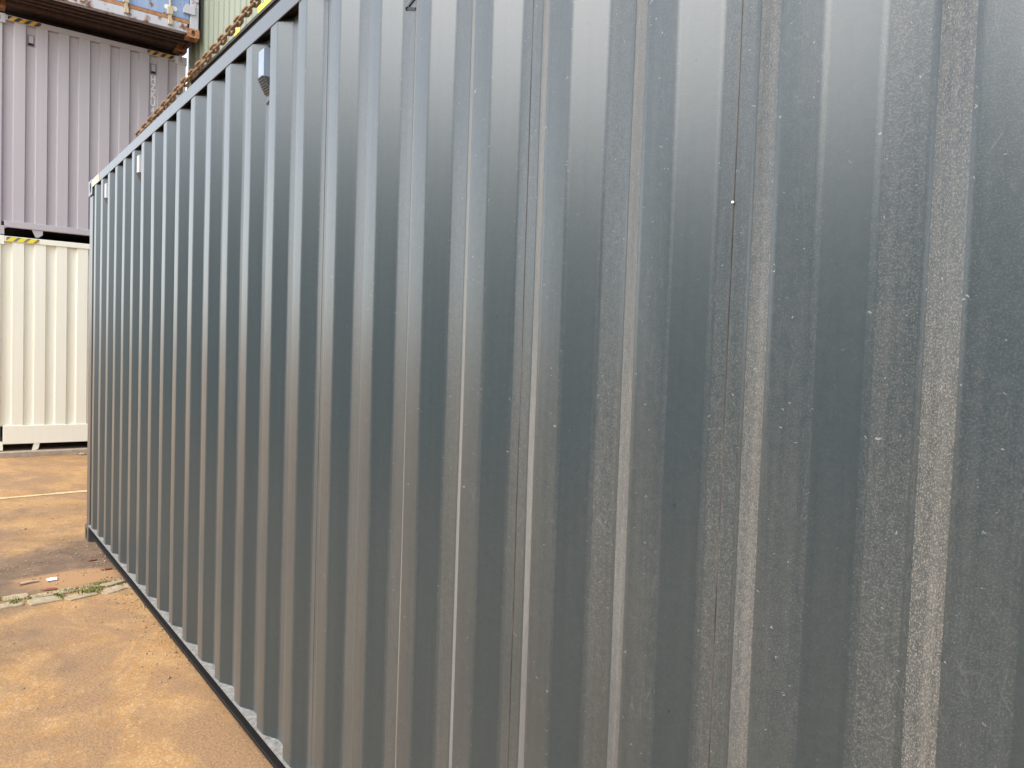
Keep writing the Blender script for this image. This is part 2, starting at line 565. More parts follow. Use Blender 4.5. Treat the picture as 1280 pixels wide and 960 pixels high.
def side_poly(x0, x1, y_out, depth, sgn, phase=0.0, o=0.072, s=0.068, i=0.070):
    """trapezoid corrugation between x0 and x1; inner flats lie 'depth' inside y_out"""
    p = o + 2 * s + i
    pts = []
    n0 = int(math.floor((x0 - phase) / p)) - 1
    n1 = int(math.ceil((x1 - phase) / p)) + 1
    raw = []
    for k in range(n0, n1 + 1):
        b = phase + k * p
        raw += [(b, y_out), (b + o, y_out), (b + o + s, y_out - sgn * depth), (b + o + s + i, y_out - sgn * depth)]

    def at(x):
        for a, c in zip(raw, raw[1:]):
            if a[0] <= x <= c[0]:
                t = (x - a[0]) / (c[0] - a[0] + 1e-12)
                return (x, a[1] + t * (c[1] - a[1]))
    pts = [at(x0)] + [q for q in raw if x0 + 1e-4 < q[0] < x1 - 1e-4] + [at(x1)]
    return pts


def end_poly(y0, y1, x_out, sgn, n=9, R_=0.132, slope=0.018, depth=0.045):
    """front-end corrugation: n recessed panels between n-1 proud ones; returns (x, y) points"""
    O = (y1 - y0 - n * R_) / (n - 1)
    pts = [(x_out, y0)]
    y = y0
    for k in range(n):
        e = 0.006 if k == 0 else 0
        pts += [(x_out, y + 0.002 + e), (x_out - sgn * depth, y + slope), (x_out - sgn * depth, y + R_ - slope), (x_out, y + R_ - 0.002)]
        y += R_ + O
    pts.append((x_out, y1))
    out = [pts[0]]
    for q in pts[1:]:
        if abs(q[1] - out[-1][1]) > 1e-6 or abs(q[0] - out[-1][0]) > 1e-6:
            out.append(q)
    return out


def text_mesh(body, size, name, spacing=1.0, width=1.0, space_line=1.0):
    cu = bpy.data.curves.new(name, 'FONT')
    cu.body = body
    cu.size = size
    cu.align_x = 'CENTER'
    cu.space_line = space_line
    cu.extrude = 0.0006
    cu.offset = 0.0055
    ob = bpy.data.objects.new(name, cu)
    col.objects.link(ob)
    dg = bpy.context.evaluated_depsgraph_get()
    me = bpy.data.meshes.new_from_object(ob.evaluated_get(dg))
    bpy.data.objects.remove(ob)
    me.name = name
    return me


def uv_strip(name, corners, mat, parent, label=None):
    """flat quad with uv 0..1 (u along first edge)"""
    me = meshdata(name, corners, [(0, 1, 2, 3)])
    uv = me.uv_layers.new(name='UVMap')
    for li, c in zip(range(4), ((0, 0), (1, 0), (1, 1), (0, 1))):
        uv.data[li].uv = c
    return link(name, me, mat, parent, label)


def container_frame(rt, L, W, H, m_post, m_cast, m_rail, cast_mats=None, post_mats=None):
    """posts, castings, top rails and end rails in the container's own coordinates"""
    for ix, x in enumerate((0.0, L)):
        sx = -1 if ix == 0 else 1
        for iy, y in enumerate((0.0, W)):
            sy = -1 if iy == 0 else 1
            for top in (0, 1):
                me = casting_mesh(sx, sy, bool(top))
                o = link('corner_casting', me, (cast_mats or {}).get((ix, iy, top), m_cast), rt)
                o.location = (x - sx * 0.089, y - sy * 0.081, H - 0.059 if top else 0.059)
            a, b = (0.010, 0.150) if ix == 0 else (L - 0.150, L - 0.010)
            c, d = (0.010, 0.130) if iy == 0 else (W - 0.130, W - 0.010)
            MB().box(a, b, c, d, 0.1185, H - 0.1185).build('corner_post', (post_mats or {}).get((ix, iy), m_post), rt, bevel=0.008)


# ------------------------------------------------------------------ ground
def ground():
    me = meshdata('ground', [(-300, -300, 0), (400, -300, 0), (400, 300, 0), (-300, 300, 0)], [(0, 1, 2, 3)])
    o = link('ground', me, MAT['ground'])
    o['kind'] = 'structure'
    # worn yellow line across the yard
    bm = bmesh.new()
    n = 70
    rows = []
    for i in range(n + 1):
        t = i / n
        y = 4.0 - 6.5 * t
        x = 9.19 - 0.05 * (y + 0.56) * 2.6 * 0.75
        w = 0.045 + random.uniform(-0.014, 0.014)
        rows.append((bm.verts.new((x - w + random.uniform(-.008, .008), y, 0.004)), bm.verts.new((x + w, y, 0.004))))
    for a, b in zip(rows, rows[1:]):
        if random.random() < 0.93:
            bm.faces.new((a[0], a[1], b[1], b[0]))
    me = bpy.data.meshes.new('painted_line')
    bm.to_mesh(me)
    bm.free()
    o = link('painted_line', me, MAT['line'])
    o['kind'] = 'structure'


ground()

# ------------------------------------------------------------------ the dark container along the right
D_WALL, S_END, S0 = 1.0158, 7.0856, 0.4239
L40, W8, HC = 12.192, 2.438, 2.896


def dark_container():
    ox = S_END - L40
    rt = root('shipping_container', 'dark slate blue corrugated container seen along its long side, filling the right of the view', 'container',
              (ox, -D_WALL - W8, 0.0))
    L, W, H = L40, W8, HC
    container_frame(rt, L, W, H, MAT['slate'], MAT['slate'], MAT['slate'])
    yo = W - 0.004                       # plane of the outer flats; castings and rail stand 4 mm proud
    z0, z1 = 0.136, H - 0.068
    # near side: sheets of four corrugations each, welded edge to edge
    ph = S0 - ox                         # start (near side -> far) of an outer flat's far edge
    # outer flat k: from S0+.278k-.072 to S0+.278k
    phase = ph - 0.072
    x_a, x_b = 0.150, L - 0.150
    seams = []
    sx = 1.36 - ox
    k = -6
    while True:
        s = sx + k * 1.112
        k += 1
        if s <= x_a + 0.1:
            continue
        if s >= x_b - 0.1:
            break
        seams.append(s)
    # snap every seam to the middle of an inner flat
    snapped = []
    for s in seams + [0.80 - ox]:
        n = round((s - (phase + 0.072 + 0.068 + 0.035)) / 0.278)
        snapped.append(phase + 0.175 + n * 0.278)
    seams = sorted(set(round(s, 4) for s in snapped))
    edges = [x_a] + seams + [x_b]
    for a, b in zip(edges, edges[1:]):
        raw = side_poly(a, b, yo, 0.036, 1, phase)
        pl = rounded(raw, 0.0065, 4)
        gr = []
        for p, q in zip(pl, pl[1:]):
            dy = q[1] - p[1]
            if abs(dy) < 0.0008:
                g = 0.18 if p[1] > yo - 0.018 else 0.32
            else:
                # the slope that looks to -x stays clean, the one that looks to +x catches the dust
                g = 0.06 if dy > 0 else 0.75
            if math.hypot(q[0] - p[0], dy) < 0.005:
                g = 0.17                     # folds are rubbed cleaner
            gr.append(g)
        corrugated('wall_sheet', MAT['wall'], rt, pl, z0, z1, 'y', gr, wavy=26)
    for s in seams:
        pts = [(s - 0.0014, yo - 0.0362), (s + 0.0014, yo - 0.0362), (s + 0.0008, yo - 0.0350), (s - 0.0008, yo - 0.0350)]
        MB().prism(pts, 'z', z0, z1).build('weld_seam', MAT['seam'], rt)
    # bead of weld on one seam
    s = phase + 0.175 + round((0.80 - ox - phase - 0.175) / 0.278) * 0.278
    bm = bmesh.new()
    bmesh.ops.create_icosphere(bm, subdivisions=2, radius=0.0026, matrix=Matrix.Translation((s, yo - 0.0335, BEAD_Z)))
    me = bpy.data.meshes.new('weld_bead')
    bm.to_mesh(me)
    bm.free()
    link('weld_bead', me, MAT['letter'], rt, None, True)
    # hidden long side and the two ends
    corrugated('side_wall', MAT['slate'], rt, side_poly(x_a, x_b, 0.004, 0.036, -1, phase), z0, z1, 'y', smooth=False)
    corrugated('end_wall', MAT['slate'], rt, end_poly(0.13, W - 0.13, L - 0.014, 1), 0.2, z1, 'x', smooth=False)
    corrugated('end_wall', MAT['slate'], rt, end_poly(0.13, W - 0.13, 0.014, -1), 0.2, z1, 'x', smooth=False)
    # rails
    for q in (lambda v: W - v, lambda v: v):     # angle section, open below and behind
        pr = [(q(0.001), H - 0.068), (q(0.001), H - 0.004), (q(0.070), H - 0.004), (q(0.070), H - 0.009), (q(0.0075), H - 0.009), (q(0.0075), H - 0.068)]
        MB().prism(pr, 'x', 0.1785, L - 0.1785).build('top_rail', MAT['slate'], rt, bevel=0.0018)
    for x0, x1 in ((0.004, 0.064), (L - 0.064, L - 0.004)):
        MB().box(x0, x1, 0.1625, W - 0.1625, H - 0.068, H - 0.006).build('end_rail', MAT['slate'], rt, bevel=0.004)
        MB().box(x0, x1, 0.1625, W - 0.1625, 0.02, 0.2).build('end_sill', MAT['slate'], rt, bevel=0.004)
    for sg, yb in ((1, W), (-1, 0.0)):
        y = lambda d: yb - sg * d
        # channel: top flange with a lip outwards, web, lower flange with two small steps
        pr = [(y(-0.004), 0.140), (y(0.075), 0.140), (y(0.075), 0.026), (y(0.030), 0.026), (y(0.030), 0.031),
              (y(0.037), 0.033), (y(0.037), 0.042), (y(0.026), 0.044), (y(0.026), 0.050), (y(0.069), 0.052), (y(0.069), 0.134), (y(-0.004), 0.1335)]
        rl = MB().prism(pr, 'x', 0.1785, L - 0.1785).build('bottom_rail', [MAT['ledge'], MAT['rail_inside']], rt)
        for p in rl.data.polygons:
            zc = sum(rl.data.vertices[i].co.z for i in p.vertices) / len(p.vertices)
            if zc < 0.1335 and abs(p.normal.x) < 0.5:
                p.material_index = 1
    MB().box(0.05, L - 0.05, 0.05, W - 0.05, H - 0.03, H - 0.016).build('roof', MAT['roof'], rt)
    MB().box(0.1, L - 0.1, 0.08, W - 0.08, 0.15, 0.18).build('floor', MAT['wood'], rt)
    # ventilators high in the inner flats, every fourth corrugation
    for k, kind in VENTS:
        c = S0 + 0.278 * k + 0.103 - ox       # middle of the inner flat on the far side of outer flat k
        yi = yo - 0.036
        zt, zb, zl = VENT_Z
        pts = [(yi + 0.0005, zt), (yi + 0.034, zt - 0.010), (yi + 0.034, zb), (yi + 0.003, zl), (yi + 0.0005, zl)]
        v = MB().prism(pts, 'x', c - 0.030, c + 0.030).build('ventilator', MAT['vent_white' if kind else 'vent'], rt, ('pale blue', 'white')[kind] + ' ventilator cover in a recess under the top rail')
        g = MB()
        for j in range(7):
            t0, t1 = j / 7, (j + 0.62) / 7
            f = lambda t: (yi + 0.0345 + (0.0035 - 0.0345) * t + 0.0015, zb + (zl - zb) * t)
            a, b = f(t0), f(t1)
            g.prism([(a[0], a[1]), (a[0] + 0.003, a[1]), (b[0] + 0.003, b[1]), (b[0], b[1])], 'x', c - 0.029, c + 0.029)
        # side louvres on the lower wedge
        gl = g.build('grille', MAT['grille'], v)
        w = MB().prism([(yi + 0.001, zb), (yi + 0.0338, zb - 0.001), (yi + 0.003, zl + 0.001), (yi + 0.001, zl + 0.001)], 'x', c - 0.0312, c - 0.0302)
        w.build('grille', MAT['grille'], v)
        # smear of black sealant below and above
        for (xa, za, xb, zb2, wd) in ((-0.034, zl - 0.012, 0.020, zl - 0.030, 0.007), (-0.034, zl - 0.046, 0.022, zl - 0.026, 0.008), (-0.020, zt + 0.030, 0.02, zt + 0.012, 0.008)):
            MB().prism([(c + xa, za - wd), (c + xb, zb2 - wd), (c + xb, zb2), (c + xa, za)], 'y', yi + 0.0004, yi + 0.003).build('sealant', MAT['black'], rt)
    # white stencil marks on the slope beside a far ventilator
    sl = S0 + 0.278 * 18 - 0.072 - ox
    for z_a, z_b in ((2.705, 2.735), (2.655, 2.69)):
        a, b = 0.036, 0.062
        pts = [(sl - a, yo - 0.036 * a / 0.068 + 0.0022), (sl - b, yo - 0.036 * b / 0.068 + 0.0022),
               (sl - b, yo - 0.036 * b / 0.068 + 0.0005), (sl - a, yo - 0.036 * a / 0.068 + 0.0005)]
        MB().prism(pts, 'z', z_a, z_b).build('stencil_mark', MAT['letter'], rt)
    # worn yellow warning tape at the far end of the top rail
    MB().box(L - 0.46, L - 0.18, W - 0.0008, W + 0.0006, H - 0.064, H - 0.010).build('warning_tape', MAT['paleyellow'], rt)
    return rt


VENTS = ((1, 0), (5, 0), (9, 0), (17, 1), (21, 1))
VENT_Z = (2.785, 2.67, 2.612)
BEAD_Z = 1.893
dark_container()


# ------------------------------------------------------------------ containers stacked end-on at the far left
def end_on_container(name, label, cat, loc, m, m_side, haz, rails, lugs, group, letters=None, pale=None, vents=True):
    L, W, H = L40, W8, HC
    rt = root(name, label, cat, loc, group)
    container_frame(rt, L, W, H, m, m, m, *(pale or ()))
    zt = H - 0.078
    zb0, zb1 = rails
    ep = end_poly(0.131, W - 0.131, 0.016, -1)
    corrugated('end_wall', m, rt, ep, zb1 - 0.01, zt + 0.004, 'x', smooth=False)
    corrugated('end_wall', m_side, rt, end_poly(0.131, W - 0.131, L - 0.016, 1), 0.15, zt, 'x', smooth=False)
    MB().box(0.004, 0.066, 0.1625, W - 0.1625, zt, H - 0.006).build('top_end_rail', m, rt, bevel=0.004)
    MB().box(L - 0.066, L - 0.004, 0.1625, W - 0.1625, zt, H - 0.006).build('top_end_rail', m_side, rt)
    MB().box(0.002, 0.070, 0.1625, W - 0.1625, zb0, zb1).build('bottom_end_rail', m, rt, bevel=0.004)
    for y0 in (0.0, W - 0.06):
        MB().box(0.1785, L - 0.1785, y0 + 0.002, y0 + 0.058, zt, H - 0.005).build('top_rail', m_side, rt)
        MB().box(0.1785, L - 0.1785, y0 + 0.002, y0 + 0.058, 0.014, 0.16).build('bottom_rail', m_side, rt)
    corrugated('side_wall', m_side, rt, side_poly(0.15, L - 0.15, 0.006, 0.036, -1), 0.155, zt, 'y', smooth=False)
    corrugated('side_wall', m_side, rt, side_poly(0.15, L - 0.15, W - 0.006, 0.036, 1), 0.155, zt, 'y', smooth=False)
    MB().box(0.05, L - 0.05, 0.05, W - 0.05, H - 0.030, H - 0.018).build('roof', MAT['roof'], rt)
    MB().box(0.075, L - 0.1, 0.06, W - 0.06, 0.14, 0.175).build('floor', MAT['wood'], rt)
    # lugs of the tunnel below the sill
    for (yc, shape) in lugs:
        pts = [(yc + a, zb0 + b) for a, b in shape]
        MB().prism(pts, 'x', 0.012, 0.050).build('tunnel_lug', m, rt)
    # warning tape on the top end rail, beside both castings
    for y0, y1 in ((0.185, 0.185 + 0.36), (W - 0.185 - 0.38, W - 0.185)):
        uv_strip('warning_tape', [(0.0025, y1, zt + 0.006), (0.0025, y0, zt + 0.006), (0.0025, y0, H - 0.014), (0.0025, y1, H - 0.014)], haz, rt)
    # louvred vents in two recessed panels
    O = (W - 0.262 - 9 * 0.132) / 8
    if vents:
        for kk in (1, 7):
            yc = 0.131 + kk * (0.132 + O) + 0.066
            xo = 0.061
            fr = MB().box(xo - 0.012, xo, yc - 0.040, yc + 0.040, H - 0.335, H - 0.185).build('vent_frame', MAT['vent_frame'], rt, bevel=0.003)
            MB().box(xo - 0.016, xo - 0.0125, yc - 0.026, yc + 0.026, H - 0.292, H - 0.198).build('vent_plate', m, fr)
            MB().box(xo - 0.020, xo - 0.0125, yc - 0.030, yc + 0.030, H - 0.322, H - 0.300).build('vent_slot', MAT['shade'], fr)
    if letters:
        kk = 1
        yc = 0.131 + kk * (0.132 + O) + 0.066
        z = H - 0.350
        for ch in letters:
            me = text_mesh(ch, 0.142, 'lettering')
            o = link('lettering', me, MAT['letter'], rt)
            # face -x, reading upright: local X -> -y, local Y -> z
            o.matrix_local = Matrix(((0, 0, -1, 0.0595), (-0.72, 0, 0, yc), (0, 0.92, 0, z - 0.100), (0, 0, 0, 1)))
            z -= 0.113
    return rt


MAT['pale_post'] = paint('off_white_post_paint', (0.70, 0.69, 0.70), (0.62, 0.58, 0.54), 0.2, 0.5, 0.3, 0.4)
MAT['vent_frame'] = simple('vent_frame_grey', (0.16, 0.145, 0.155), (0.22, 0.20, 0.21), 30, 0.5)
X_ST, Y_ST, Z_ST = 12.38, -3.06, 0.085
lug_a = [(-0.115, 0.0), (0.045, 0.0), (0.036, -0.07), (0.0, -0.098), (-0.035, -0.098), (-0.06, -0.07)]
end_on_container('shipping_container', 'cream white container at ground level, its ribbed end under the lilac grey one', 'container',
                 (X_ST, Y_ST, Z_ST), MAT['white'], MAT['white'], MAT['hazard2'], (0.085, 0.335),
                 [(1.885, [(-0.04, 0), (0.03, 0), (0.045, -0.06), (0.055, -0.10), (0.02, -0.10), (-0.02, -0.08)]),
                  (2.34, [(-0.04, 0), (0.09, 0), (0.09, -0.10), (0.05, -0.10)])],
                 'containers stacked end-on', vents=False)
end_on_container('shipping_container', 'lilac grey container in the middle of the stack with letters down its end', 'container',
                 (X_ST, Y_ST, Z_ST + HC + 0.013), MAT['lilac'], MAT['lilac_side'], MAT['hazard'], (0.10, 0.185),
                 [(1.885, [(-0.055, 0), (0.075, 0), (0.03, -0.10), (-0.005, -0.10), (-0.05, -0.06)]),
                  (2.34, [(-0.10, 0), (0.09, 0), (0.09, -0.10), (0.06, -0.10)])],
                 'containers stacked end-on', letters='HZKU4',
                 pale=({(0, 0, 1): MAT['pale_post'], (0, 0, 0): MAT['pale_post']}, {(0, 0): MAT['pale_post']}))


BLUE_OUT = 0.66


def blue_container():
    L, W, H = 13.716, 2.438, HC
    z = Z_ST + 2 * (HC + 0.013) + 0.07
    rt = root('shipping_container', 'faded blue container with rusty door end, overhanging at the top of the stack', 'container',
              (X_ST - BLUE_OUT, Y_ST, z), 'containers stacked end-on')
    cm = {(0, 0, 0): MAT['rust'], (0, 1, 0): MAT['rust']}
    container_frame(rt, L, W, H, MAT['sill'], MAT['blue'], MAT['blue'], cast_mats=cm)
    # castings at the inner posts stand on the container below
    for iy, y in enumerate((0.0, W)):
        sy = -1 if iy == 0 else 1
        for x, sx in ((BLUE_OUT, -1), (BLUE_OUT + L40, 1)):
            o = link('inner_casting', casting_mesh(sx, sy, False), MAT['rust'], rt)
            o.location = (x - sx * 0.089, y - sy * 0.081, 0.059)
            MB().box(x + (0.01 if sx < 0 else -0.15), x + (0.15 if sx < 0 else -0.01), y - sy * 0.13 if sy > 0 else 0.012, y - 0.012 if sy > 0 else 0.13, 0.1185, H - 0.12).build('inner_post', MAT['blue'], rt)
    # door sill, door leaves, gasket, locking gear
    MB().box(0.0, 0.10, 0.1625, W - 0.1625, 0.045, 0.165).build('door_sill', MAT['sill'], rt, bevel=0.005)
    MB().box(0.012, 0.055, 0.135, W - 0.135, 0.172, 0.225).build('gasket', MAT['rust'], rt, 'pinkish rusted door gasket above the sill', bevel=0.006)
    for y0, y1 in ((0.14, W / 2 - 0.006), (W / 2 + 0.006, W - 0.14)):
        dr = MB().box(0.020, 0.060, y0, y1, 0.230, H - 0.14).build('door', MAT['blue'], rt, bevel=0.004)
        for t in (0.24, 0.76):
            yb = y0 + (y1 - y0) * t
            bm = bmesh.new()
            bmesh.ops.create_cone(bm, cap_ends=True, segments=12, radius1=0.017, radius2=0.017, depth=H - 0.3, matrix=Matrix.Translation((-0.005, yb, H / 2)))
            me = bpy.data.meshes.new('locking_bar')
            bm.to_mesh(me)
            bm.free()
            b = link('locking_bar', me, MAT['brass'], dr)
            cb = MB().box(-0.030, 0.018, yb - 0.036, yb + 0.036, 0.225, 0.330)
            cb.box(-0.040, -0.001, yb - 0.028, yb + 0.028, 0.085, 0.160)
            cb.box(-0.024, 0.012, yb - 0.020, yb + 0.020, 0.160, 0.226)
            cb.build('cam_keeper', MAT['brass'], b, bevel=0.004)
    # hinges on the right post, oval plate on the door
    for zz in (0.31, 0.95, 1.6, 2.3):
        MB().box(-0.012, 0.020, 0.06, 0.22, zz, zz + 0.13).build('hinge', MAT['sill'], rt, bevel=0.004)
    pl = []
    for i in range(24):
        a = 2 * math.pi * i / 24
        pl.append((0.385 + 0.055 * (1 if math.cos(a) > 0 else -1) + 0.032 * math.cos(a), 0.335 + 0.032 * math.sin(a)))
    MB().prism(pl, 'x', 0.0165, 0.0195).build('oval_plate', MAT['letter'], rt)
    MB().box(0.0170, 0.0195, 1.02, 1.13, 0.30, 0.42).build('yellow_sticker', MAT['yellow'], rt)
    # underside: deep cross members, floor above, side sills and gussets
    MB().box(0.11, L - 0.1, 0.06, W - 0.06, 0.172, 0.20).build('floor', MAT['darkrust'], rt)
    x = 0.16
    while x < L - 0.2:
        if not (0.56 < x < 0.72):
            pr = [(x, 0.045), (x + 0.05, 0.045), (x + 0.05, 0.052), (x + 0.006, 0.052), (x + 0.006, 0.164), (x + 0.05, 0.164), (x + 0.05, 0.171), (x, 0.171)]
            mb = MB()
            mb.prism(pr, 'y', 0.07, W - 0.07).build('cross_member', MAT['darkrust'], rt)
        x += 0.135 if x < 0.7 else 0.32
    MB().box(0.57, 0.85, 0.1625, W - 0.1625, 0.030, 0.171).build('bolster', MAT['darkrust'], rt)
    for y in (0.30, 0.84, 1.30, 1.75, 2.15):
        MB().box(0.10, 0.57, y, y + 0.012, 0.060, 0.171).build('stiffener', MAT['darkrust'], rt)
    for y0 in (0.0, W - 0.06):
        MB().box(0.1785, BLUE_OUT - 0.001, y0 + 0.004, y0 + 0.056, 0.04, 0.171).build('side_sill', MAT['darkrust'], rt)
        MB().box(BLUE_OUT + 0.18, L - 0.1785, y0 + 0.004, y0 + 0.056, 0.014, 0.171).build('bottom_rail', MAT['blue'], rt)
        MB().box(0.1785, L - 0.1785, y0 + 0.004, y0 + 0.056, H - 0.066, H - 0.006).build('top_rail', MAT['blue'], rt)
    g = [(0.18, 0.05), (0.30, 0.05), (0.57, 0.13), (0.57, 0.16), (0.18, 0.16)]
    for y in (0.10, W - 0.12):
        MB().prism([(a, b) for a, b in g], 'y', y, y + 0.015).build('gusset', MAT['darkrust'], rt)
    corrugated('side_wall', MAT['blue_side'], rt, side_poly(BLUE_OUT + 0.16, L - 0.15, 0.006, 0.036, -1), 0.172, H - 0.066, 'y', smooth=False)
    corrugated('side_wall', MAT['blue_side'], rt, side_poly(BLUE_OUT + 0.16, L - 0.15, W - 0.006, 0.036, 1), 0.172, H - 0.066, 'y', smooth=False)
    for y in (0.02, W - 0.03):
        MB().box(0.15, BLUE_OUT + 0.01, y, y + 0.01, 0.172, H - 0.066).build('flat_side_panel', MAT['blue_side'], rt)
    MB().box(0.05, L - 0.05, 0.05, W - 0.05, H - 0.030, H - 0.018).build('roof', MAT['roof'], rt)
    corrugated('end_wall', MAT['blue'], rt, end_poly(0.131, W - 0.131, L - 0.016, 1), 0.15, H - 0.066, 'x', smooth=False)
    return rt


blue_container()


# ------------------------------------------------------------------ the row behind the dark container
def side_container(name, label, loc, m, mpost, group, marks=False, L=L40, H=HC, pitch=(0.072, 0.068, 0.070)):
    W = W8
    rt = root(name, label, 'container', loc, group)
    container_frame(rt, L, W, H, mpost, mpost, m)
    zt = H - 0.066
    po, ps, pi = pitch
    corrugated('side_wall', m, rt, side_poly(0.15, L - 0.15, W - 0.006, 0.036, 1, 0.05, po, ps, pi), 0.158, zt, 'y', smooth=False)
    corrugated('side_wall', m, rt, side_poly(0.15, L - 0.15, 0.006, 0.036, -1, 0.05, po, ps, pi), 0.158, zt, 'y', smooth=False)
    corrugated('end_wall', m, rt, end_poly(0.131, W - 0.131, L - 0.016, 1), 0.15, zt, 'x', smooth=False)
    corrugated('end_wall', m, rt, end_poly(0.131, W - 0.131, 0.016, -1), 0.15, zt, 'x', smooth=False)
    for y0 in (0.0, W - 0.06):
        MB().box(0.1785, L - 0.1785, y0 + 0.002, y0 + 0.058, zt, H - 0.005).build('top_rail', m, rt)
        yy = (y0 - 0.002, y0 + 0.05) if y0 == 0.0 else (y0 + 0.01, y0 + 0.064)
        MB().box(0.1785, L - 0.1785, yy[0], yy[1], 0.120, 0.158).build('bottom_rail', MAT['shade_rail'], rt)
        MB().box(0.1785, L - 0.1785, y0 + 0.02, y0 + 0.040, 0.014, 0.1195).build('rail_web', MAT['shade'], rt)
    for x0 in (0.004, L - 0.066):
        MB().box(x0, x0 + 0.062, 0.1625, W - 0.1625, zt, H - 0.008).build('end_rail', m, rt)
        MB().box(x0, x0 + 0.062, 0.1625, W - 0.1625, 0.02, 0.16).build('end_sill', m, rt)
    MB().box(0.05, L - 0.05, 0.05, W - 0.05, H - 0.030, H - 0.018).build('roof', MAT['roof'], rt)
    MB().box(0.07, L - 0.07, 0.065, W - 0.065, 0.12, 0.155).build('floor', MAT['darkrust'], rt)
    if marks:
        for x0, x1 in marks:
            pl = side_poly(x0, x1, W - 0.0035, 0.036, 1, 0.05, po, ps, pi)
            corrugated('yellow_mark', MAT['yellow'], rt, pl, 0.166, 0.262, 'y', smooth=False)
    return rt


MAT['shade_rail'] = paint('shaded_rail_tone', (0.035, 0.035, 0.032), (0.12, 0.10, 0.08), 0.3, 0.5)  # shade along the bottom rails, darkened into their colour
L20, H20 = 6.058, 2.591
GX, GY, GZ = 12.52 - L20, -3.10 - W8, 0.20
side_container('shipping_container', 'pale grey green ribbed container high up behind the rusty chain', (GX, GY, GZ + 2 * (H20 + 0.013)), MAT['green'], MAT['greenpost'],
               'containers behind the far end of the dark one', marks=((10.02 - GX, 10.26 - GX), (8.95 - GX, 9.36 - GX)), L=L20, H=H20, pitch=(0.060, 0.056, 0.060))
side_container('shipping_container', 'charcoal container under the grey green one, behind the dark container', (7.16, GY, GZ + H20 + 0.013), MAT['charcoal'], MAT['charcoal'], 'containers behind the far end of the dark one', L=L20, H=H20)
side_container('shipping_container', 'navy container on the ground behind the dark container', (7.16, GY, GZ), MAT['navy'], MAT['navy'], 'containers behind the far end of the dark one', L=L20, H=H20)


# rows across the aisle, behind the photographer's left shoulder: what the side wall mirrors
OPP = 11.5
for i, (x, tier, m, nm) in enumerate(((-11.0, 0, 'charcoal', 'charcoal'), (-11.0, 1, 'navy', 'navy'), (1.6, 0, 'navy', 'navy'), (1.6, 1, 'charcoal', 'charcoal'))):
    side_container('shipping_container', '%s container across the aisle behind the camera, %s tier' % (nm, ('lower', 'upper')[tier]),
                   (x, OPP, Z_ST - 0.05 + tier * (HC + 0.013)), MAT[m], MAT[m], 'row across the aisle')


# ------------------------------------------------------------------ slab under the far stack, gutter stones, bits on the ground
def slab():
    o = MB().box(X_ST - 0.10, X_ST + 12.4, Y_ST - 0.2, Y_ST + W8 + 0.35, -0.05, Z_ST - 0.012).build('concrete_slab', MAT['concrete'], bevel=0.008)
    o['kind'] = 'structure'
    o = MB().box(7.11, 13.30, GY - 0.2, GY + W8 + 0.02, -0.05, GZ - 0.012).build('concrete_slab', MAT['concrete'])
    o['kind'] = 'structure'
    rub = root('rubble', 'crumbled concrete lumps at the foot of the cream white container', 'rubble', (X_ST - 0.16, -1.75, 0.0))
    for i in range(9):
        bm = bmesh.new()
        bmesh.ops.create_icosphere(bm, subdivisions=2, radius=1.0)
        for v in bm.verts:
            v.co *= random.uniform(0.75, 1.15)
        r = random.uniform(0.012, 0.032)
        bmesh.ops.scale(bm, vec=(r, r * 1.6, r * 0.8), verts=bm.verts)
        me = bpy.data.meshes.new('rubble_lump')
        bm.to_mesh(me)
        bm.free()
        l = link('rubble_lump', me, MAT['concrete'], rub)
        l.location = (random.uniform(-0.04, 0.04), random.uniform(-0.16, 0.13), r * 0.5)


slab()


def stone_mesh(seed, lx, ly, hz):
    rnd = random.Random(seed)
    n = 16
    ring = []
    for i in range(n):
        a = 2 * math.pi * i / n
        c, s = math.cos(a), math.sin(a)
        q = 1.0 / max(abs(c) ** 9 + abs(s) ** 9, 1e-6) ** (1 / 9)
        j = rnd.uniform(0.92, 1.06)
        ring.append((c * q * lx / 2 * j, s * q * ly / 2 * j))
    vs = [(x, y, -0.03) for x, y in ring] + [(x * 1.0, y * 1.0, hz * 0.6) for x, y in ring] + [(x * 0.93, y * 0.95, hz + rnd.uniform(-.003, .003)) for x, y in ring] + [(0, 0, hz)]
    fs = []
    for t in (0, 1):
        for i in range(n):
            j = (i + 1) % n
            fs.append((t * n + i, t * n + j, (t + 1) * n + j, (t + 1) * n + i))
    for i in range(n):
        fs.append((2 * n + i, 2 * n + (i + 1) % n, 3 * n))
    return meshdata('paving_stone', vs, fs)


def arc_x(y):
    """centre line of the two-row stone gutter"""
    t = (y + 0.60)
    return 5.53 + 0.17 * max(0, -t) ** 1.3 * 1.0 + 0.22 * max(0, t) ** 1.2


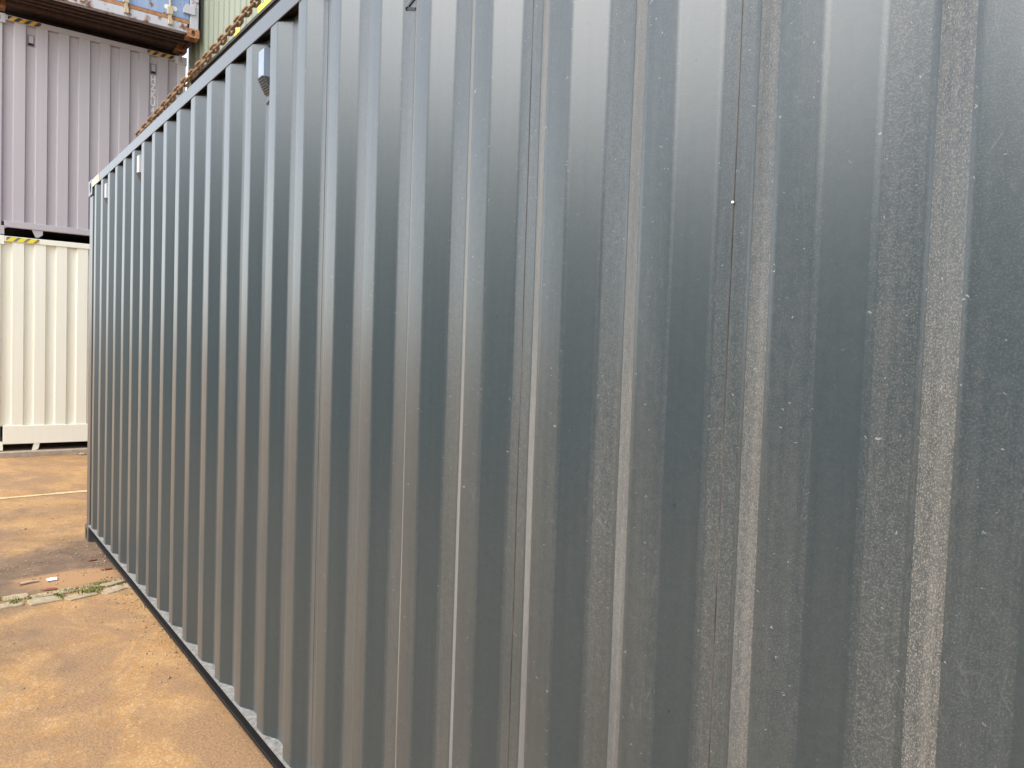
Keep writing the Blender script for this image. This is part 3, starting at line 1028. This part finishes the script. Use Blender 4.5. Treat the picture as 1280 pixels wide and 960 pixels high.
def gutter():
    rt = root('stone_gutter', None, None, (0, 0, 0), kind='structure')
    rnd = random.Random(5)
    for row, off, w in ((0, -0.070, 0.115), (1, 0.065, 0.095)):
        y = 0.85 + 0.05 * row
        while y > -1.35:
            ln = rnd.uniform(0.13, 0.19) * (1 if row == 0 else 0.9)
            yc = y - ln / 2
            x = arc_x(yc) + off + rnd.uniform(-0.012, 0.012)
            o = link('paving_stone', stone_mesh(rnd.random(), w * rnd.uniform(0.9, 1.05), ln * 0.98, 0.010), MAT['stone'], rt)
            sl = (arc_x(yc + 0.05) - arc_x(yc - 0.05)) / 0.1
            o.location = (x, yc, rnd.uniform(-0.004, 0.003))
            o.rotation_euler = (rnd.uniform(-.03, .03), rnd.uniform(-.03, .03), -math.atan(sl) + rnd.uniform(-0.10, 0.10) + 0.20)
            y -= ln + rnd.uniform(0.003, 0.014)
    # grass and moss in the joints
    vs, fs = [], []

    def blade(x, y, h):
        a = rnd.uniform(0, 6.28)
        b = len(vs)
        w = 0.0035
        dx, dy = math.cos(a) * w, math.sin(a) * w
        lx, ly = rnd.uniform(-.6, .6) * h, rnd.uniform(-.6, .6) * h
        vs.extend([(x - dx, y - dy, 0), (x + dx, y + dy, 0), (x + lx * .4 + dx * .8, y + ly * .4 + dy * .8, h * .6), (x + lx * .4 - dx * .8, y + ly * .4 - dy * .8, h * .6), (x + lx, y + ly, h)])
        fs.append((b, b + 1, b + 2, b + 3))
        fs.append((b + 3, b + 2, b + 4))
    for (yc, off, sy, sx, n, h) in ((-0.83, -0.03, 0.05, 0.05, 200, 0.036), (-0.92, 0.10, 0.10, 0.03, 160, 0.022), (-0.75, 0.07, 0.12, 0.02, 110, 0.02),
                                   (-0.66, -0.02, 0.02, 0.04, 70, 0.022), (-0.42, -0.03, 0.03, 0.04, 90, 0.022), (-0.36, 0.05, 0.16, 0.02, 150, 0.016),
                                   (-0.60, 0.03, 0.25, 0.015, 160, 0.015), (-1.0, 0.03, 0.2, 0.015, 120, 0.014), (-0.05, 0.0, 0.1, 0.02, 90, 0.014), (0.2, -0.01, 0.25, 0.02, 90, 0.015)):
        for i in range(n):
            y = yc + rnd.gauss(0, sy * 0.6)
            blade(arc_x(y) + off + rnd.gauss(0, sx * 0.6), y, h * rnd.uniform(0.4, 1.1))
    o = link('grass', meshdata('grass', vs, fs), MAT['grass'])
    o['kind'] = 'stuff'


gutter()


def flat_bit(name, label, cat, loc, pts, mat, lift=0.004, rot=0.0):
    """a small crumpled sheet with thickness"""
    bm = bmesh.new()
    rnd = random.Random(str(loc))
    top = [bm.verts.new((x, y, lift + rnd.uniform(0.0, 0.007))) for x, y in pts]
    bot = [bm.verts.new((v.co.x, v.co.y, v.co.z - 0.0015)) for v in top]
    c1 = bm.verts.new((sum(p[0] for p in pts) / len(pts), sum(p[1] for p in pts) / len(pts), lift + 0.010))
    c2 = bm.verts.new(c1.co - Vector((0, 0, 0.0015)))
    n = len(top)
    for i in range(n):
        j = (i + 1) % n
        bm.faces.new((top[i], top[j], c1))
        bm.faces.new((bot[j], bot[i], c2))
        bm.faces.new((top[j], top[i], bot[i], bot[j]))
    me = bpy.data.meshes.new(name)
    bm.to_mesh(me)
    bm.free()
    o = link(name, me, mat)
    o.location = loc
    o.rotation_euler = (0, 0, rot)
    o['label'] = label
    o['category'] = cat
    return o


flat_bit('paper_scrap', 'crumpled white scrap of paper on the dark stain before the gutter stones', 'litter', (5.93, -0.655, 0), [(-.03, -.03), (.03, -.035), (.035, .0), (.02, .03), (-.03, .028)], MAT['paper'])
flat_bit('dead_leaf', 'dark curled leaf lying just short of the pale gutter stones', 'leaf', (5.70, -0.615, 0), [(-.022, -.04), (.0, -.05), (.02, -.01), (.012, .05), (-.015, .03)], MAT['leaf'])
flat_bit('dead_leaf', 'reddish leaf beside the dark container at the edge of the wet stain', 'leaf', (6.02, -1.0, 0), [(-.02, -.03), (.01, -.05), (.025, .0), (.01, .04), (-.02, .03)], MAT['leaf'])
flat_bit('dead_leaf', 'small brown leaf on the stain near the foot of the far corner', 'leaf', (6.32, -0.95, 0), [(-.02, -.03), (.01, -.04), (.025, .0), (.01, .03), (-.02, .02)], MAT['leaf'])


def stick(name, label, pts, r):
    bm = bmesh.new()
    prev = None
    for i, p in enumerate(pts):
        q = Vector(pts[min(i + 1, len(pts) - 1)]) - Vector(pts[max(i - 1, 0)])
        s = q.cross(Vector((0, 0, 1))).normalized()
        rr = r * (1 - 0.5 * i / len(pts))
        ring = [bm.verts.new(Vector(p) + s * rr * math.cos(a) + Vector((0, 0, 1)) * rr * math.sin(a)) for a in [k * math.pi / 3 for k in range(6)]]
        if prev:
            for j in range(6):
                bm.faces.new((prev[j], prev[(j + 1) % 6], ring[(j + 1) % 6], ring[j]))
        prev = ring
    me = bpy.data.meshes.new(name)
    bm.to_mesh(me)
    bm.free()
    o = link(name, me, MAT['twig'], None, label, True)
    o['category'] = 'twig'
    return o


def gravel():
    rnd = random.Random(11)
    vs, fs = [], []
    base = [(1, 0, 0), (-1, 0, 0), (0, 1, 0), (0, -1, 0), (0, 0, 1), (0, 0, -1)]
    tri = [(0, 2, 4), (2, 1, 4), (1, 3, 4), (3, 0, 4), (2, 0, 5), (1, 2, 5), (3, 1, 5), (0, 3, 5)]
    for i in range(600):
        if i % 3 == 0:
            x, y = rnd.uniform(3.9, 7.0), -1.02 + abs(rnd.gauss(0, 0.10)) - 0.05
        elif i % 3 == 1:
            x, y = rnd.gauss(6.3, 0.35), rnd.uniform(-1.1, 0.1)
        else:
            x, y = rnd.uniform(3.8, 9.0), rnd.uniform(-1.2, 0.6)
        r = rnd.uniform(0.003, 0.009) * (1.6 if rnd.random() < 0.06 else 1)
        b = len(vs)
        a = rnd.uniform(0, 6.28)
        for p in base:
            q = [c * r * rnd.uniform(0.7, 1.25) for c in p]
            vs.append((x + q[0] * math.cos(a) - q[1] * math.sin(a), y + q[0] * math.sin(a) + q[1] * math.cos(a), r * 0.35 + q[2] * 0.7))
        fs += [tuple(b + t for t in f) for f in tri]
    o = link('gravel', meshdata('gravel', vs, fs), MAT['gravel'])
    o['kind'] = 'stuff'


MAT['gravel'] = simple('mixed_grit', (0.16, 0.115, 0.07), (0.48, 0.36, 0.22), 9, 0.9, 0.2, 0.2)
gravel()


stick('twig', 'bleached pale twig lying on the dark stain left of the paper scrap', [(5.90, -0.47, 0.008), (5.92, -0.53, 0.010), (5.93, -0.58, 0.008)], 0.010)


# ------------------------------------------------------------------ rusty lifting chain
def chain():
    r_, pitch_, hw = 0.0080, 0.0440, 0.0170
    # one link: stadium path, tube section
    path = []
    hl = pitch_ / 2 + r_
    for i in range(18):
        a = 2 * math.pi * i / 18
        off = (hl - hw) * (1 if math.cos(a) > 0 else -1)
        path.append((off + hw * math.cos(a), hw * math.sin(a)))
    vs, fs = [], []
    n, m = len(path), 7
    for i, p in enumerate(path):
        a, b = Vector(path[i - 1]), Vector(path[(i + 1) % n])
        t = (b - a).normalized()
        nn = Vector((t.y, -t.x))
        for j in range(m):
            ph = 2 * math.pi * j / m
            vs.append((p[0] + nn.x * r_ * math.cos(ph), p[1] + nn.y * r_ * math.cos(ph), r_ * math.sin(ph)))
    for i in range(n):
        for j in range(m):
            fs.append((i * m + j, ((i + 1) % n) * m + j, ((i + 1) % n) * m + (j + 1) % m, i * m + (j + 1) % m))
    me = meshdata('chain_link', vs, fs)
    for p in me.polygons:
        p.use_smooth = True
    P0, P1 = Vector(CHAIN[0]), Vector(CHAIN[1])
    rt = root('lifting_chain', 'rusty brown steel chain rising from the roof of the dark container', 'chain', P0)
    d = (P1 - P0)
    ln = d.length
    N = int(ln / pitch_)
    pos = []
    for i in range(3):                   # the last links hang down behind the rail
        pos.append(P0 + Vector((0.030, -0.030, -0.100)) * (1 - i / 2.3) if i < 2 else P0.copy())
    for i in range(1, N + 2):
        pos.append(P0 + d * (i / N))
    N += 2
    rnd = random.Random(3)
    for i in range(N):
        t = (pos[i + 1] - pos[i]).normalized()
        side = t.cross(Vector((0, 0, 1))).normalized()
        upv = side.cross(t)
        a = R(38) + (R(90) if i % 2 else 0) + rnd.uniform(-0.22, 0.22)
        s2 = side * math.cos(a) + upv * math.sin(a)
        n2 = t.cross(s2)
        o = link('chain_link', me, MAT['chain'], rt)
        mt = Matrix((t, s2, n2)).transposed().to_4x4()
        mt.translation = (pos[i] + pos[i + 1]) / 2 - P0
        o.matrix_local = mt


CHAIN = ((5.578, -1.085, 2.975), (1.45, -2.098, 4.615))
chain()
